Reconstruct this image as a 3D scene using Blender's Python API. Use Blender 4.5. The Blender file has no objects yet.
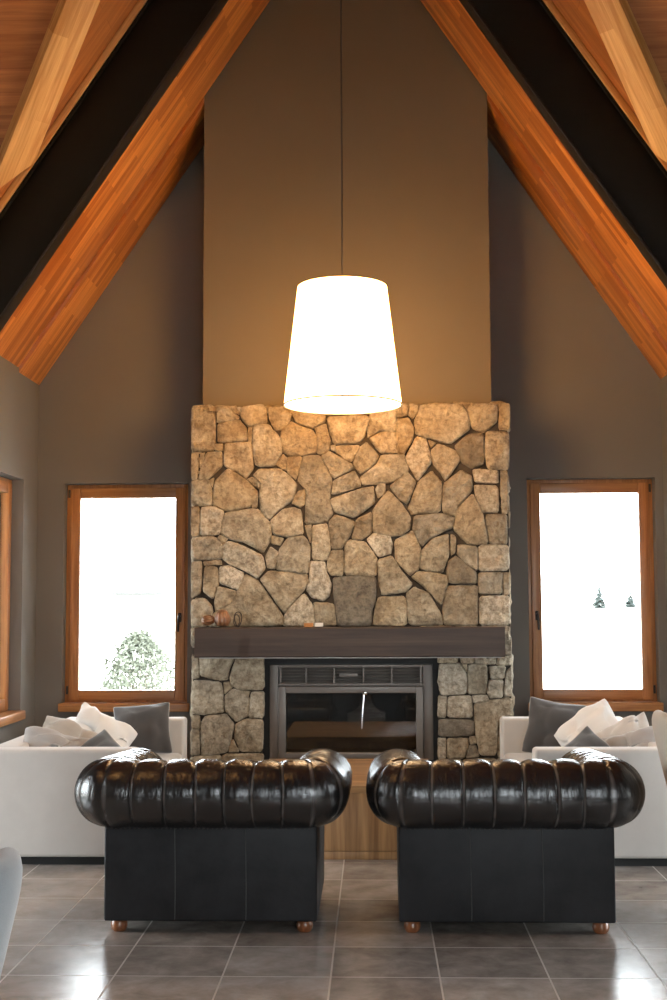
import bpy, bmesh, math, random
from mathutils import Vector, Matrix, noise
random.seed(7)
C = bpy.context.scene.collection
PI = math.pi
X0 = -.188            # middle of the nook, the chimney and the ridge
HALF = 2.322           # half width of the nook and nave
SL = 1.488            # roof slope (rise over run)
TH = math.atan(SL); CO, SI = math.cos(TH), math.sin(TH)
ZE = 3.033            # eave height of the lowest timber line
XL, XR = X0-HALF, X0+HALF
YW = 9.245              # back gable wall

SKY = 22.0; SKY_C = (.90,.95,1.0); BULB = 3; LAMP_C = (1,.50,.155); SHADE_E = 27.0; DIFF_E = 19.0; TOP_E = .1; SHADE2_E = 9.0; EXPOSURE = 0.0
STONES = """
0:-1265,2730 -1195,2724 -1189,2706 -1094,2691 -1096,2430 -1263,2423
0:-1195,2732 -1086,2731 -1089,2705 -1189,2708
0:-1082,2728 -1017,2732 -932,2667 -936,2648 -1085,2624 -1089,2682
1:-999,2733 -913,2733 -930,2678
0:-907,2736 -815,2743 -740,2728 -734,2621 -867,2597 -890,2623 -924,2669
-1:-1082,2618 -930,2646 -878,2582 -872,2495 -1079,2480
1:-729,2737 -620,2736 -608,2713 -568,2678 -591,2585 -643,2568 -683,2569 -723,2656
-1:-1096,2474 -1042,2476 -1044,2427 -1096,2428
-1:-869,2588 -838,2599 -843,2484 -866,2478
2:-832,2605 -732,2615 -643,2511 -631,2413 -683,2321 -792,2313 -820,2334 -838,2449
0:-1263,2418 -1210,2417 -1221,2233 -1262,2231
-1:-1203,2411 -1165,2417 -1205,2302
0:-1159,2417 -1050,2425 -1046,2324 -1147,2227 -1214,2233 -1199,2302
1:-1035,2479 -849,2489 -838,2449 -832,2299 -883,2231 -941,2277 -1038,2324
0:-637,2563 -568,2631 -528,2608 -418,2567 -389,2515 -390,2411 -498,2389 -585,2389 -631,2419 -643,2511
-1:-566,2689 -337,2687 -331,2624 -417,2582 -532,2614
1:-677,2333 -625,2401 -595,2372 -603,2286 -631,2298
0:-595,2378 -492,2386 -533,2219 -590,2263 -601,2309
0:-881,2226 -837,2242 -782,2190 -791,2156
0:-1262,2226 -1136,2225 -1115,2135 -1114,2046 -1261,2050
0:-1136,2222 -1104,2239 -1112,2170
1:-1107,2170 -1095,2221 -1004,2307 -883,2226 -797,2139 -837,2036 -1014,2006 -1112,2046
0:-828,2082 -797,2133 -803,2036 -839,2025
1:-835,2254 -792,2300 -643,2298 -586,2258 -528,2189 -551,2086 -643,2018 -723,1944 -780,1996 -791,2133 -782,2196
2:-1261,2039 -1204,2038 -1203,1838 -1260,1830
7:-1194,2033 -1112,2041 -1034,2009 -1043,1906 -1071,1843 -1197,1836
1:-1026,1997 -849,2025 -797,2019 -706,1915 -706,1813 -763,1716 -894,1791 -1008,1814 -1060,1855 -1054,1929
1:-717,1938 -626,2018 -552,2029 -500,2015 -482,1846 -586,1826 -689,1841
2:-1260,1822 -1134,1836 -1082,1821 -1040,1769 -1042,1678 -1259,1668
1:-1077,1824 -1060,1843 -1008,1814 -1037,1775
5:-1037,1773 -1002,1801 -882,1755 -768,1698 -745,1612 -802,1539 -882,1590 -1002,1642 -1042,1676
1:-711,1784 -700,1836 -620,1818 -643,1767
1:-745,1692 -711,1760 -660,1725 -677,1606 -734,1612
0:-653,1737 -591,1822 -482,1835 -437,1766 -441,1668 -456,1571 -575,1583 -677,1603
-1:-785,1533 -723,1595 -575,1581 -456,1569 -450,1509 -484,1453 -609,1306 -643,1329 -711,1431
2:-1259,1660 -1184,1660 -1192,1444 -1258,1405
1:-1176,1660 -1053,1668 -1048,1636 -1167,1631
0:-1167,1626 -1076,1620 -1070,1500 -1109,1399 -1178,1455
10:-1065,1619 -1002,1631 -893,1579 -933,1460 -1064,1512
1:-1076,1489 -939,1454 -956,1387 -1092,1314 -1098,1376
4:-1258,1393 -1172,1410 -1115,1353 -1109,1308 -1154,1212 -1257,1213
0:-888,1573 -808,1539 -626,1290 -626,1216 -938,1209 -1148,1210 -1103,1308 -984,1364
6:-620,1261 -609,1301 -484,1441 -416,1351 -405,1261 -411,1213 -618,1214
3:-425,1902 -317,1919 -297,1742 -323,1663 -425,1669
0:-476,1903 -427,1908 -436,1777
8:-442,1656 -335,1656 -323,1576 -290,1497 -307,1418 -347,1384 -420,1407 -466,1458 -443,1543
0:-292,1729 -209,1735 -210,1559 -295,1559 -323,1599 -317,1667
-2:-492,2389 -366,2394 -281,2221 -305,2096 -276,1990 -319,1927 -476,1912 -462,2142 -527,2217
-1:-521,2143 -470,2154 -476,2051 -504,2028 -567,2057
-2:-361,2388 -309,2422 -144,2329 -133,2294 -281,2226
-3:-276,2216 -133,2283 -88,2214 -88,2169 -291,2113
0:-305,2084 -88,2157 3,2174 8,2054 -123,1958 -265,1993
-3:-263,1981 -125,1927 -163,1833 -221,1742 -292,1737 -311,1925
-2:-117,1946 -11,1997 -16,1849 -90,1798 -152,1816
0:15,2151 38,2191 83,2190 83,2127 31,2088
-1:-7,2002 43,2076 100,2144 168,2081 212,2024 257,1955 251,1876 194,1831 92,1826 -4,1854
1:-198,1791 -169,1802 -61,1793 21,1682 16,1550 -204,1562
5:-50,1804 1,1849 115,1825 131,1774 119,1706 29,1684
0:144,1797 269,1867 328,1734 309,1598 247,1553 149,1661
-1:-325,2664 -16,2667 -57,2523 -97,2472 -275,2468
0:-325,2745 -16,2742 -16,2673 -325,2670
0:-10,2719 161,2717 166,2550 51,2557 -34,2512 -40,2558
-1:-328,2612 -297,2502 -303,2422 -372,2394 -389,2411 -395,2561 -406,2578
0:-292,2456 -260,2462 -263,2416 -290,2427
0:-258,2456 -86,2460 -150,2340 -212,2375 -258,2410
-1:-46,2483 39,2385 21,2333 -87,2254 -144,2329 -92,2443
2:-29,2506 57,2551 211,2544 213,2406 50,2400
0:56,2390 213,2395 223,2366 249,2280 140,2201 -76,2179 -87,2242 27,2327
0:169,2750 248,2746 242,2671 202,2650 168,2650
0:260,2742 323,2745 317,2693 276,2641 246,2671
1:334,2741 608,2742 653,2690 674,2609 668,2563 531,2461 298,2532 287,2624
0:162,2642 248,2647 287,2567 269,2486 209,2383 166,2407
0:653,2704 687,2742 864,2740 860,2619 770,2540 685,2575
0:616,2742 673,2742 651,2713
-1:875,2740 949,2739 946,2555 870,2562
6:298,2515 372,2497 404,2336 306,2205 220,2360
1:399,2416 451,2468 564,2421 607,2357 499,2204 460,2267 415,2325
-1:383,2491 434,2468 400,2439
-5:564,2449 656,2529 764,2540 767,2322 676,2288 614,2335
2:776,2534 793,2551 940,2544 936,2281 789,2288 770,2402
7:687,2288 863,2276 862,2187 698,2197
-1:876,2270 928,2270 924,1980 881,1986
5:694,2177 859,2171 862,1988 748,1989 702,2106
1:312,2206 404,2279 476,2193 470,2102 457,1991 265,1978 240,2024
-1:482,2188 608,2284 681,2238 680,2135 577,2022 570,1956 474,1988
-2:281,1967 463,1983 570,1950 535,1874 490,1863 388,1807 330,1751 269,1876
-3:113,2173 199,2241 233,2275 295,2200 237,2047 175,2081
0:685,2121 751,1986 788,1771 647,1766 547,1874 576,2016
-2:779,1975 917,1974 917,1764 794,1771 767,1918
1:330,1728 399,1807 518,1846 516,1693 470,1571 312,1601
-1:529,1840 566,1817 559,1710 528,1693
1:574,1766 709,1754 710,1579 573,1696
6:720,1764 926,1763 924,1588 714,1583
-3:510,1652 567,1691 701,1580 709,1498 514,1503 498,1573
0:301,1585 419,1576 496,1556 509,1507 462,1348 362,1460 255,1546
-3:714,1575 879,1574 876,1427 716,1428
2:886,1571 928,1571 926,1424 884,1425
-1:491,1482 709,1491 712,1324 707,1214 477,1215 467,1319
6:721,1414 929,1419 926,1214 719,1214
1:220,1436 277,1478 373,1438 472,1269 466,1215 235,1216
0:28,1665 125,1695 192,1585 265,1500 225,1444 55,1422 31,1518
1:32,1411 202,1416 222,1393 225,1214 -8,1214 4,1327
-7:-284,1546 -91,1556 16,1544 10,1372 -11,1327 -14,1214 -257,1209 -275,1384
0:-415,1377 -273,1364 -259,1215 -398,1216 -409,1294
1:-1252,1016 -1206,1016 -1201,864 -1252,855
2:-1197,1007 -955,1006 -997,914 -1006,850 -1066,846 -1196,878
3:-946,1006 -761,1005 -756,781 -927,781 -978,809 -992,868
3:-1252,846 -1049,836 -1035,713 -1033,626 -1176,613 -1250,617
1:-1032,832 -997,832 -973,795 -1029,749
2:-1027,736 -973,786 -908,777 -857,731 -853,612 -945,562 -1022,640
1:-904,775 -853,770 -862,735
2:-844,766 -756,766 -760,589 -862,594
1:-1250,606 -1195,606 -1194,521 -1250,521
1:-1250,512 -1196,512 -1195,344 -1249,339
2:-1188,558 -1158,603 -1019,617 -959,549 -977,458 -1009,358 -1184,330
2:-952,547 -880,585 -760,578 -769,362 -917,362 -957,458
1:-972,447 -924,362 -998,362
1:-1249,330 -1046,344 -1041,149 -1248,140
1:-1038,347 -765,353 -760,231 -1038,222
1:-1038,214 -760,222 -760,50 -1037,50
1:-1248,133 -1045,140 -1045,-49 -1247,-50
1:-1037,43 -760,43 -760,-49 -1037,-49
3:436,1005 570,1004 565,961 435,961
3:579,1004 678,1004 678,961 595,957
3:684,1004 750,1004 777,952 760,948 684,961
7:444,953 587,957 629,875 623,750 455,742 434,824
2:595,951 630,951 629,896
1:639,944 678,955 768,943 761,750 632,750
4:753,980 830,1004 825,952 781,952
5:843,1006 929,1006 924,945 833,945
2:779,937 893,937 875,853 793,853
2:777,843 875,847 869,728 782,720 767,763
4:897,904 932,934 934,737 875,734
5:433,736 492,736 481,592 431,592
6:499,733 656,740 663,589 494,592
6:664,740 766,744 774,711 670,692
3:674,684 782,709 932,722 931,602 832,591 822,337 708,342 684,480
-6:436,583 673,575 674,481 641,469 434,464
5:430,455 482,455 480,318 426,318
3:490,451 632,455 636,395 601,318 489,318
1:641,462 678,466 688,421 645,412
0:640,406 683,404 707,329 614,319
3:834,587 931,596 927,320 826,327
3:888,1137 935,1137 933,1016 890,1016
2:426,310 588,312 586,174 424,174
2:595,312 820,319 818,217 593,216
2:828,319 927,316 925,149 826,149
2:593,210 820,210 818,72 592,72
2:424,167 586,167 585,72 423,72
2:826,142 925,142 923,72 825,72
3:719,1210 926,1209 924,1111 717,1111
3:550,1210 710,1210 708,1111 549,1112
1:303,1211 541,1210 540,1112 302,1112
1:-251,1207 189,1206 188,1107 -252,1108
1:-591,1208 -260,1207 -261,1108 -591,1109
1:-1109,1207 -598,1205 -598,1109 -1108,1111
2:-1257,1207 -1118,1207 -1117,1071 -1256,1072
"""
# ------------------------------------------------------------------ helpers
def link(o, parent=None):
    C.objects.link(o)
    if parent: o.parent = parent
    return o
def root(name, label, cat, loc=(0,0,0), rz=0, group=None, kind=None):
    o = bpy.data.objects.new(name, None); link(o)
    o.location = loc; o.rotation_euler = (0,0,rz); o.empty_display_size = .1
    return tag(o, label, cat, group, kind)
def tag(o, label, cat, group=None, kind=None):
    o['label'] = label; o['category'] = cat
    if group: o['group'] = group
    if kind: o['kind'] = kind
    return o
def put(name, bm, m, parent=None, smooth=40, loc=None, mat=None):
    me = bpy.data.meshes.new(name)
    bmesh.ops.recalc_face_normals(bm, faces=bm.faces)
    bm.to_mesh(me); bm.free()
    me.materials.append(m)
    if smooth:
        me.shade_smooth(); me.set_sharp_from_angle(angle=math.radians(smooth))
    o = bpy.data.objects.new(name, me); link(o, parent)
    if loc: o.location = loc
    if mat is not None: o.matrix_world = mat
    return o
def copy_tree(o, parent=None):
    c = o.copy(); C.objects.link(c)
    if parent: c.parent = parent
    for ch in list(o.children): copy_tree(ch, c)
    return c
def merge(bm, tmp, M=None):
    if M is not None: bmesh.ops.transform(tmp, matrix=M, verts=tmp.verts)
    me = bpy.data.meshes.new('t'); tmp.to_mesh(me); tmp.free(); bm.from_mesh(me); bpy.data.meshes.remove(me)
def box(bm, a, b, r=0, seg=2, M=None):
    t = bmesh.new(); bmesh.ops.create_cube(t, size=1)
    for v in t.verts:
        v.co = Vector([a[i]+(b[i]-a[i])*(v.co[i]+.5) for i in range(3)])
    if r: bmesh.ops.bevel(t, geom=t.edges[:], offset=r, segments=seg, profile=.5, affect='EDGES')
    merge(bm, t, M); return bm
def prism(bm, poly, y0, y1, plane='xz'):
    """extrude a 2-D polygon"""
    def p(a, y):
        return Vector((a[0], y, a[1])) if plane == 'xz' else (Vector((y, a[0], a[1])) if plane == 'yz' else Vector((a[0], a[1], y)))
    A = [bm.verts.new(p(a, y0)) for a in poly]; B = [bm.verts.new(p(a, y1)) for a in poly]
    n = len(poly)
    bm.faces.new(A); bm.faces.new(B[::-1])
    for i in range(n): bm.faces.new((A[i], B[i], B[(i+1) % n], A[(i+1) % n]))
    return bm
def tube(bm, pts, r, n=8, closed=False):
    pts = [Vector(p) for p in pts]; rings = []
    N = len(pts); up = None
    for i, p in enumerate(pts):
        a = pts[(i-1) % N] if (i or closed) else p; b = pts[(i+1) % N] if (i < N-1 or closed) else p
        t = (b-a).normalized()
        if up is None: up = t.orthogonal().normalized()
        up = (up - t*up.dot(t)).normalized(); s = t.cross(up)
        rr = r[i] if isinstance(r, (list, tuple)) else r
        rings.append([bm.verts.new(p + (up*math.cos(k*2*PI/n) + s*math.sin(k*2*PI/n))*rr) for k in range(n)])
    for i in range(N if closed else N-1):
        A, B = rings[i], rings[(i+1) % N]
        for k in range(n): bm.faces.new((A[k], A[(k+1) % n], B[(k+1) % n], B[k]))
    if not closed:
        bm.faces.new(rings[0][::-1]); bm.faces.new(rings[-1])
    return bm
def lathe(bm, prof, n=32, c=(0,0,0)):
    rings = []
    for r, z in prof:
        rings.append([bm.verts.new((c[0]+max(r,1e-4)*math.cos(k*2*PI/n), c[1]+max(r,1e-4)*math.sin(k*2*PI/n), c[2]+z)) for k in range(n)])
    for A, B in zip(rings, rings[1:]):
        for k in range(n): bm.faces.new((A[k], A[(k+1) % n], B[(k+1) % n], B[k]))
    if prof[0][0] > 1e-3: pass
    return bm
def pad(bm, fn, nu, nv, thick, pw=2.0):
    """a stuffed pad: mid surface fn(u,v) in [-1,1]^2, thickness falling to the rim"""
    F, Bk = {}, {}
    e = 1e-3
    for i in range(nu+1):
        for j in range(nv+1):
            u = -math.cos(PI*i/nu); v = -math.cos(PI*j/nv)
            p = Vector(fn(u, v))
            uu, vv = max(-1+e, min(1-e, u)), max(-1+e, min(1-e, v))
            n = (Vector(fn(uu+e, vv))-Vector(fn(uu-e, vv))).cross(Vector(fn(uu, vv+e))-Vector(fn(uu, vv-e))).normalized()
            t = thick(u, v) if callable(thick) else thick
            t = t*.5*(max(0, 1-abs(u)**pw)*max(0, 1-abs(v)**pw))**.5
            edge = i in (0, nu) or j in (0, nv)
            F[i, j] = bm.verts.new(p+n*t)
            Bk[i, j] = F[i, j] if edge else bm.verts.new(p-n*t)
    for i in range(nu):
        for j in range(nv):
            bm.faces.new((F[i,j], F[i+1,j], F[i+1,j+1], F[i,j+1]))
            q = (Bk[i,j], Bk[i,j+1], Bk[i+1,j+1], Bk[i+1,j])
            try: bm.faces.new(q)
            except ValueError: pass
    return bm
def frame_matrix(o, x, y):
    x = Vector(x).normalized(); y = Vector(y).normalized(); z = x.cross(y).normalized(); y = z.cross(x)
    m = Matrix((x, y, z)).transposed().to_4x4(); m.translation = Vector(o); return m
def cut(bm, M, p, n):
    """keep the side of the world plane (p, n) the normal points away from"""
    Mi = M.inverted(); pl = Mi @ Vector(p); nl = (Mi.to_3x3() @ Vector(n)).normalized()
    g = bmesh.ops.bisect_plane(bm, geom=bm.verts[:]+bm.edges[:]+bm.faces[:], plane_co=pl, plane_no=nl, clear_outer=True)
    ed = [e for e in g['geom_cut'] if isinstance(e, bmesh.types.BMEdge)]
    if ed: bmesh.ops.holes_fill(bm, edges=[e for e in bm.edges if e.is_boundary])

# ------------------------------------------------------------------ materials
def newmat(name):
    m = bpy.data.materials.new(name); m.use_nodes = True
    nt = m.node_tree; b = nt.nodes['Principled BSDF']
    return m, nt, b, nt.nodes, nt.links
def ramp(n, l, fac, stops):
    r = n.new('ShaderNodeValToRGB'); e = r.color_ramp.elements
    while len(e) < len(stops): e.new(.5)
    for k, (p, c) in enumerate(stops): e[k].position = p; e[k].color = (*c, 1)
    l.new(fac, r.inputs[0]); return r.outputs[0]
def tex_noise(n, l, vec, scale, detail=4, rough=.55, dist=0):
    t = n.new('ShaderNodeTexNoise'); t.inputs['Scale'].default_value = scale; t.inputs['Detail'].default_value = detail
    t.inputs['Roughness'].default_value = rough; t.inputs['Distortion'].default_value = dist
    if vec is not None: l.new(vec, t.inputs['Vector'])
    return t.outputs['Fac']
def coords(n, l, scale=(1,1,1), rot=(0,0,0), loc=(0,0,0)):
    tc = n.new('ShaderNodeTexCoord'); mp = n.new('ShaderNodeMapping')
    mp.inputs['Scale'].default_value = scale; mp.inputs['Rotation'].default_value = rot; mp.inputs['Location'].default_value = loc
    l.new(tc.outputs['Object'], mp.inputs[0]); return mp.outputs[0]
def bump(n, l, b, h, strength=.3, dist=.01):
    bp = n.new('ShaderNodeBump'); bp.inputs['Strength'].default_value = strength; bp.inputs['Distance'].default_value = dist
    l.new(h, bp.inputs['Height']); l.new(bp.outputs[0], b.inputs['Normal'])
def mixc(n, l, fac, a, b_, mode='MIX'):
    m = n.new('ShaderNodeMix'); m.data_type = 'RGBA'; m.blend_type = mode
    for s, v in ((m.inputs[0], fac), (m.inputs[6], a), (m.inputs[7], b_)):
        if isinstance(v, (int, float)): s.default_value = v
        elif isinstance(v, tuple): s.default_value = (*v, 1)
        else: l.new(v, s)
    return m.outputs[2]
def math_(n, l, op, a, b_=0.0):
    m = n.new('ShaderNodeMath'); m.operation = op
    for s, v in ((m.inputs[0], a), (m.inputs[1], b_)):
        if isinstance(v, (int, float)): s.default_value = v
        else: l.new(v, s)
    return m.outputs[0]
def plain(name, col, rough=.5, metal=0, coat=0, var=.12, scale=6, bmp=0, spec=None):
    m, nt, b, n, l = newmat(name)
    f = tex_noise(n, l, coords(n, l), scale)
    d = tuple(c*(1-var) for c in col); u = tuple(min(1, c*(1+var)) for c in col)
    l.new(ramp(n, l, f, [(.3, d), (.7, u)]), b.inputs['Base Color'])
    b.inputs['Roughness'].default_value = rough; b.inputs['Metallic'].default_value = metal; b.inputs['Coat Weight'].default_value = coat
    if bmp: bump(n, l, b, tex_noise(n, l, coords(n, l), scale*20, 5), bmp, .002)
    if spec is not None: b.inputs['Specular IOR Level'].default_value = spec
    return m
def wood(name, dark, light, rough=.45, axis=0, grain=1.0, blocks=None, coat=0.0):
    """long grain along one local axis, optional glued-lamella blocks"""
    m, nt, b, n, l = newmat(name)
    s = [26*grain]*3; s[axis] = 1.3*grain
    v = coords(n, l, s)
    g1 = tex_noise(n, l, v, 1.0, 6, .6, .6)
    s2 = [90*grain]*3; s2[axis] = 3.0
    g2 = tex_noise(n, l, coords(n, l, s2), 1.0, 3, .6, .2)
    f = math_(n, l, 'ADD', math_(n, l, 'MULTIPLY', g1, .75), math_(n, l, 'MULTIPLY', g2, .25))
    if blocks:
        bt = n.new('ShaderNodeTexBrick'); l.new(coords(n, l, (1,1,1), blocks.get('rot', (0,0,0))), bt.inputs['Vector'])
        bt.inputs['Scale'].default_value = 1; bt.inputs['Brick Width'].default_value = blocks['w']; bt.inputs['Row Height'].default_value = blocks['h']
        bt.inputs['Mortar Size'].default_value = blocks.get('gap', .0006); bt.inputs['Bias'].default_value = 0
        bt.inputs['Color1'].default_value = (0,0,0,1); bt.inputs['Color2'].default_value = (1,1,1,1); bt.inputs['Mortar'].default_value = (.0,.0,.0,1)
        sep = n.new('ShaderNodeSeparateColor'); l.new(bt.outputs['Color'], sep.inputs[0])
        k = blocks.get('amt', .28)
        f = math_(n, l, 'ADD', math_(n, l, 'MULTIPLY', f, 1-k*.5), math_(n, l, 'MULTIPLY', math_(n, l, 'SUBTRACT', sep.outputs[0], .4), k))
    mid = tuple((a+c)/2 for a, c in zip(dark, light))
    l.new(ramp(n, l, f, [(.35, dark), (.5, mid), (.65, light)]), b.inputs['Base Color'])
    b.inputs['Roughness'].default_value = rough; b.inputs['Coat Weight'].default_value = coat; b.inputs['Coat Roughness'].default_value = .25
    bump(n, l, b, f, .15, .003)
    return m
def fabric(name, col, var=.1, sheen=.3, bmp=.35, weave=420):
    m, nt, b, n, l = newmat(name)
    f = tex_noise(n, l, coords(n, l), 9, 5)
    g = tex_noise(n, l, coords(n, l), weave, 2)
    h = math_(n, l, 'ADD', math_(n, l, 'MULTIPLY', f, .5), math_(n, l, 'MULTIPLY', g, .5))
    l.new(ramp(n, l, h, [(.35, tuple(c*(1-var) for c in col)), (.65, tuple(min(1, c*(1+var)) for c in col))]), b.inputs['Base Color'])
    b.inputs['Roughness'].default_value = .92; b.inputs['Sheen Weight'].default_value = sheen; b.inputs['Specular IOR Level'].default_value = .2
    bump(n, l, b, g, bmp, .0015)
    return m

WALL = plain('taupe_paint', (.168,.160,.147), .75, var=.03, scale=2, bmp=.08)
BREAST = plain('lamp_tinted_taupe_paint', (.138,.109,.072), .75, var=.03, scale=2, bmp=.08)  # the walls' taupe, with warm lamplight and dimness put into its colour
GLULAM = wood('orange_glulam', (.33,.105,.022), (.66,.275,.068), .42, blocks=dict(w=.55, h=.045, rot=(PI/2,0,0), amt=.30))
GLULAM2 = wood('orange_glulam_flat', (.33,.105,.022), (.66,.275,.068), .42, blocks=dict(w=.55, h=.06, amt=.30))
PINE = wood('pale_pine', (.46,.22,.06), (.80,.50,.20), .5, blocks=dict(w=1.1, h=.14, amt=.2))
BOARDS = wood('brown_ceiling_boards', (.29,.10,.028), (.50,.205,.060), .5, blocks=dict(w=3.0, h=.14, gap=.003, amt=.15))
WINW = wood('window_timber', (.30,.120,.036), (.52,.235,.078), .4, axis=2, coat=.2)
WINH = wood('window_timber_level', (.30,.120,.036), (.52,.235,.078), .4, axis=0, coat=.2)
SILLW = wood('sill_timber', (.32,.135,.045), (.60,.29,.11), .4, axis=0, coat=.2)
TABLEW = wood('oiled_walnut', (.17,.08,.032), (.47,.27,.12), .42, axis=2, grain=.6)
TABLET = wood('oiled_walnut_top', (.17,.08,.032), (.47,.27,.12), .38, axis=0, grain=.6)
MANTW = wood('dark_stained_timber', (.022,.014,.011), (.062,.040,.031), .5, axis=0, grain=.6)
LEGW = wood('turned_leg_timber', (.15,.05,.018), (.32,.115,.042), .3, axis=2, coat=.4)
DARKLEG = wood('dark_leg_timber', (.03,.018,.012), (.07,.045,.03), .4, axis=2)
STEEL = plain('black_steel', (.004,.004,.004), .6, spec=.25, metal=0, var=.2, bmp=.05)
STEELU = plain('black_steel_lit_flange', (.012,.011,.011), .45, metal=0, var=.2, bmp=.05)  # paler copy of the steel, lamplight on the underside put into its colour
GREYM = plain('grey_cast_metal', (.165,.147,.132), .42, metal=.35, var=.06)
BLACKM = plain('matt_black_metal', (.010,.010,.010), .6, var=.2)
CHROME = plain('polished_metal', (.7,.7,.7), .18, metal=1, var=.03)
BRONZE = plain('dark_bronze_metal', (.05,.042,.036), .35, metal=.8, var=.1)
LINEN = fabric('pale_linen', (.54,.51,.475), .05)
LINEN2 = fabric('white_linen', (.74,.72,.69), .04)
GREIGE = fabric('greige_velvet', (.40,.36,.31), .07, .5)
CHARC = fabric('charcoal_velvet', (.068,.066,.066), .12, .5)
GREYP = fabric('grey_linen', (.36,.345,.33), .07)
CREAMF = fabric('cream_upholstery', (.50,.45,.385), .06)
BLUEG = fabric('blue_grey_velvet', (.26,.285,.305), .1, .5)
PIPE = fabric('pale_piping', (.42,.40,.38), .05)
POD = wood('dried_pod', (.075,.028,.012), (.30,.13,.055), .3, axis=2, grain=2, coat=.3)
DARKV = plain('dark_vine', (.035,.022,.016), .5)
AMBER = plain('amber_box_card', (.42,.17,.045), .5)
WHITEC = plain('white_box_card', (.62,.58,.54), .5)

def leather():
    m, nt, b, n, l = newmat('black_leather')
    f = tex_noise(n, l, coords(n, l), 5, 5)
    at = n.new('ShaderNodeAttribute'); at.attribute_name = 'crease_glint'  # pale tint along the pleats, a painted highlight on the leather
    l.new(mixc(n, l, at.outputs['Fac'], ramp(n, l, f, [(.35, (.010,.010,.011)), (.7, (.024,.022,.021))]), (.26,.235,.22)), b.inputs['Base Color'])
    rr = n.new('ShaderNodeMapRange'); l.new(tex_noise(n, l, coords(n, l), 14, 4), rr.inputs[0]); rr.inputs[3].default_value = .19; rr.inputs[4].default_value = .258
    l.new(rr.outputs[0], b.inputs['Roughness'])
    b.inputs['Specular IOR Level'].default_value = .85
    w = tex_noise(n, l, coords(n, l, (46,46,8)), 1, 4, .6, 1.2)
    g = tex_noise(n, l, coords(n, l), 260, 2)
    h = math_(n, l, 'ADD', math_(n, l, 'MULTIPLY', w, .9), math_(n, l, 'MULTIPLY', g, .12))
    bump(n, l, b, h, .55, .006)
    return m
LEATHER = leather()
def leather_flat():
    m, nt, b, n, l = newmat('black_leather_panel')
    f = tex_noise(n, l, coords(n, l), 6, 6, .6)
    l.new(ramp(n, l, f, [(.3, (.010,.010,.011)), (.7, (.027,.027,.030))]), b.inputs['Base Color'])
    b.inputs['Roughness'].default_value = .55; b.inputs['Specular IOR Level'].default_value = .3
    bump(n, l, b, tex_noise(n, l, coords(n, l), 45, 5), .2, .003)
    return m
LEATHERF = leather_flat()
SEAM = plain('worn_seam_leather', (.045,.043,.042), .5)
def stone():
    m, nt, b, n, l = newmat('dry_stone')
    at = n.new('ShaderNodeAttribute'); at.attribute_name = 'tone'
    ar = n.new('ShaderNodeAttribute'); ar.attribute_name = 'hue'
    v = coords(n, l)
    f = tex_noise(n, l, v, 7, 8, .65, .4)
    g = tex_noise(n, l, v, 34, 6, .7)
    base = ramp(n, l, f, [(.30, (.185,.128,.070)), (.5, (.365,.280,.175)), (.70, (.52,.43,.30))])
    grey = ramp(n, l, f, [(.30, (.155,.128,.092)), (.5, (.325,.278,.205)), (.70, (.53,.475,.385))])
    c = mixc(n, l, ar.outputs['Fac'], base, grey)
    white = ramp(n, l, g, [(.3, (.36,.30,.225)), (.62, (.66,.60,.50))])
    tp = math_(n, l, 'MAXIMUM', at.outputs['Fac'], 0); tm = math_(n, l, 'MULTIPLY', math_(n, l, 'MINIMUM', at.outputs['Fac'], 0), -1)
    c = mixc(n, l, math_(n, l, 'MULTIPLY', tp, .75), c, white)
    c = mixc(n, l, tm, c, (.085,.075,.066))
    sp = ramp(n, l, g, [(.36, (.58,.55,.52)), (.58, (1.1,1.1,1.1))])
    c = mixc(n, l, .8, c, sp, 'MULTIPLY')
    l.new(c, b.inputs['Base Color']); b.inputs['Roughness'].default_value = .85
    h = math_(n, l, 'ADD', math_(n, l, 'ADD', f, math_(n, l, 'MULTIPLY', g, .5)), math_(n, l, 'MULTIPLY', tex_noise(n, l, v, 90, 4, .7), .22))
    bump(n, l, b, h, 1.0, .034)
    return m
STONE = stone()
MORTAR = plain('dark_joint', (.045,.035,.026), .9, var=.3, scale=20, bmp=.3)
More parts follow.
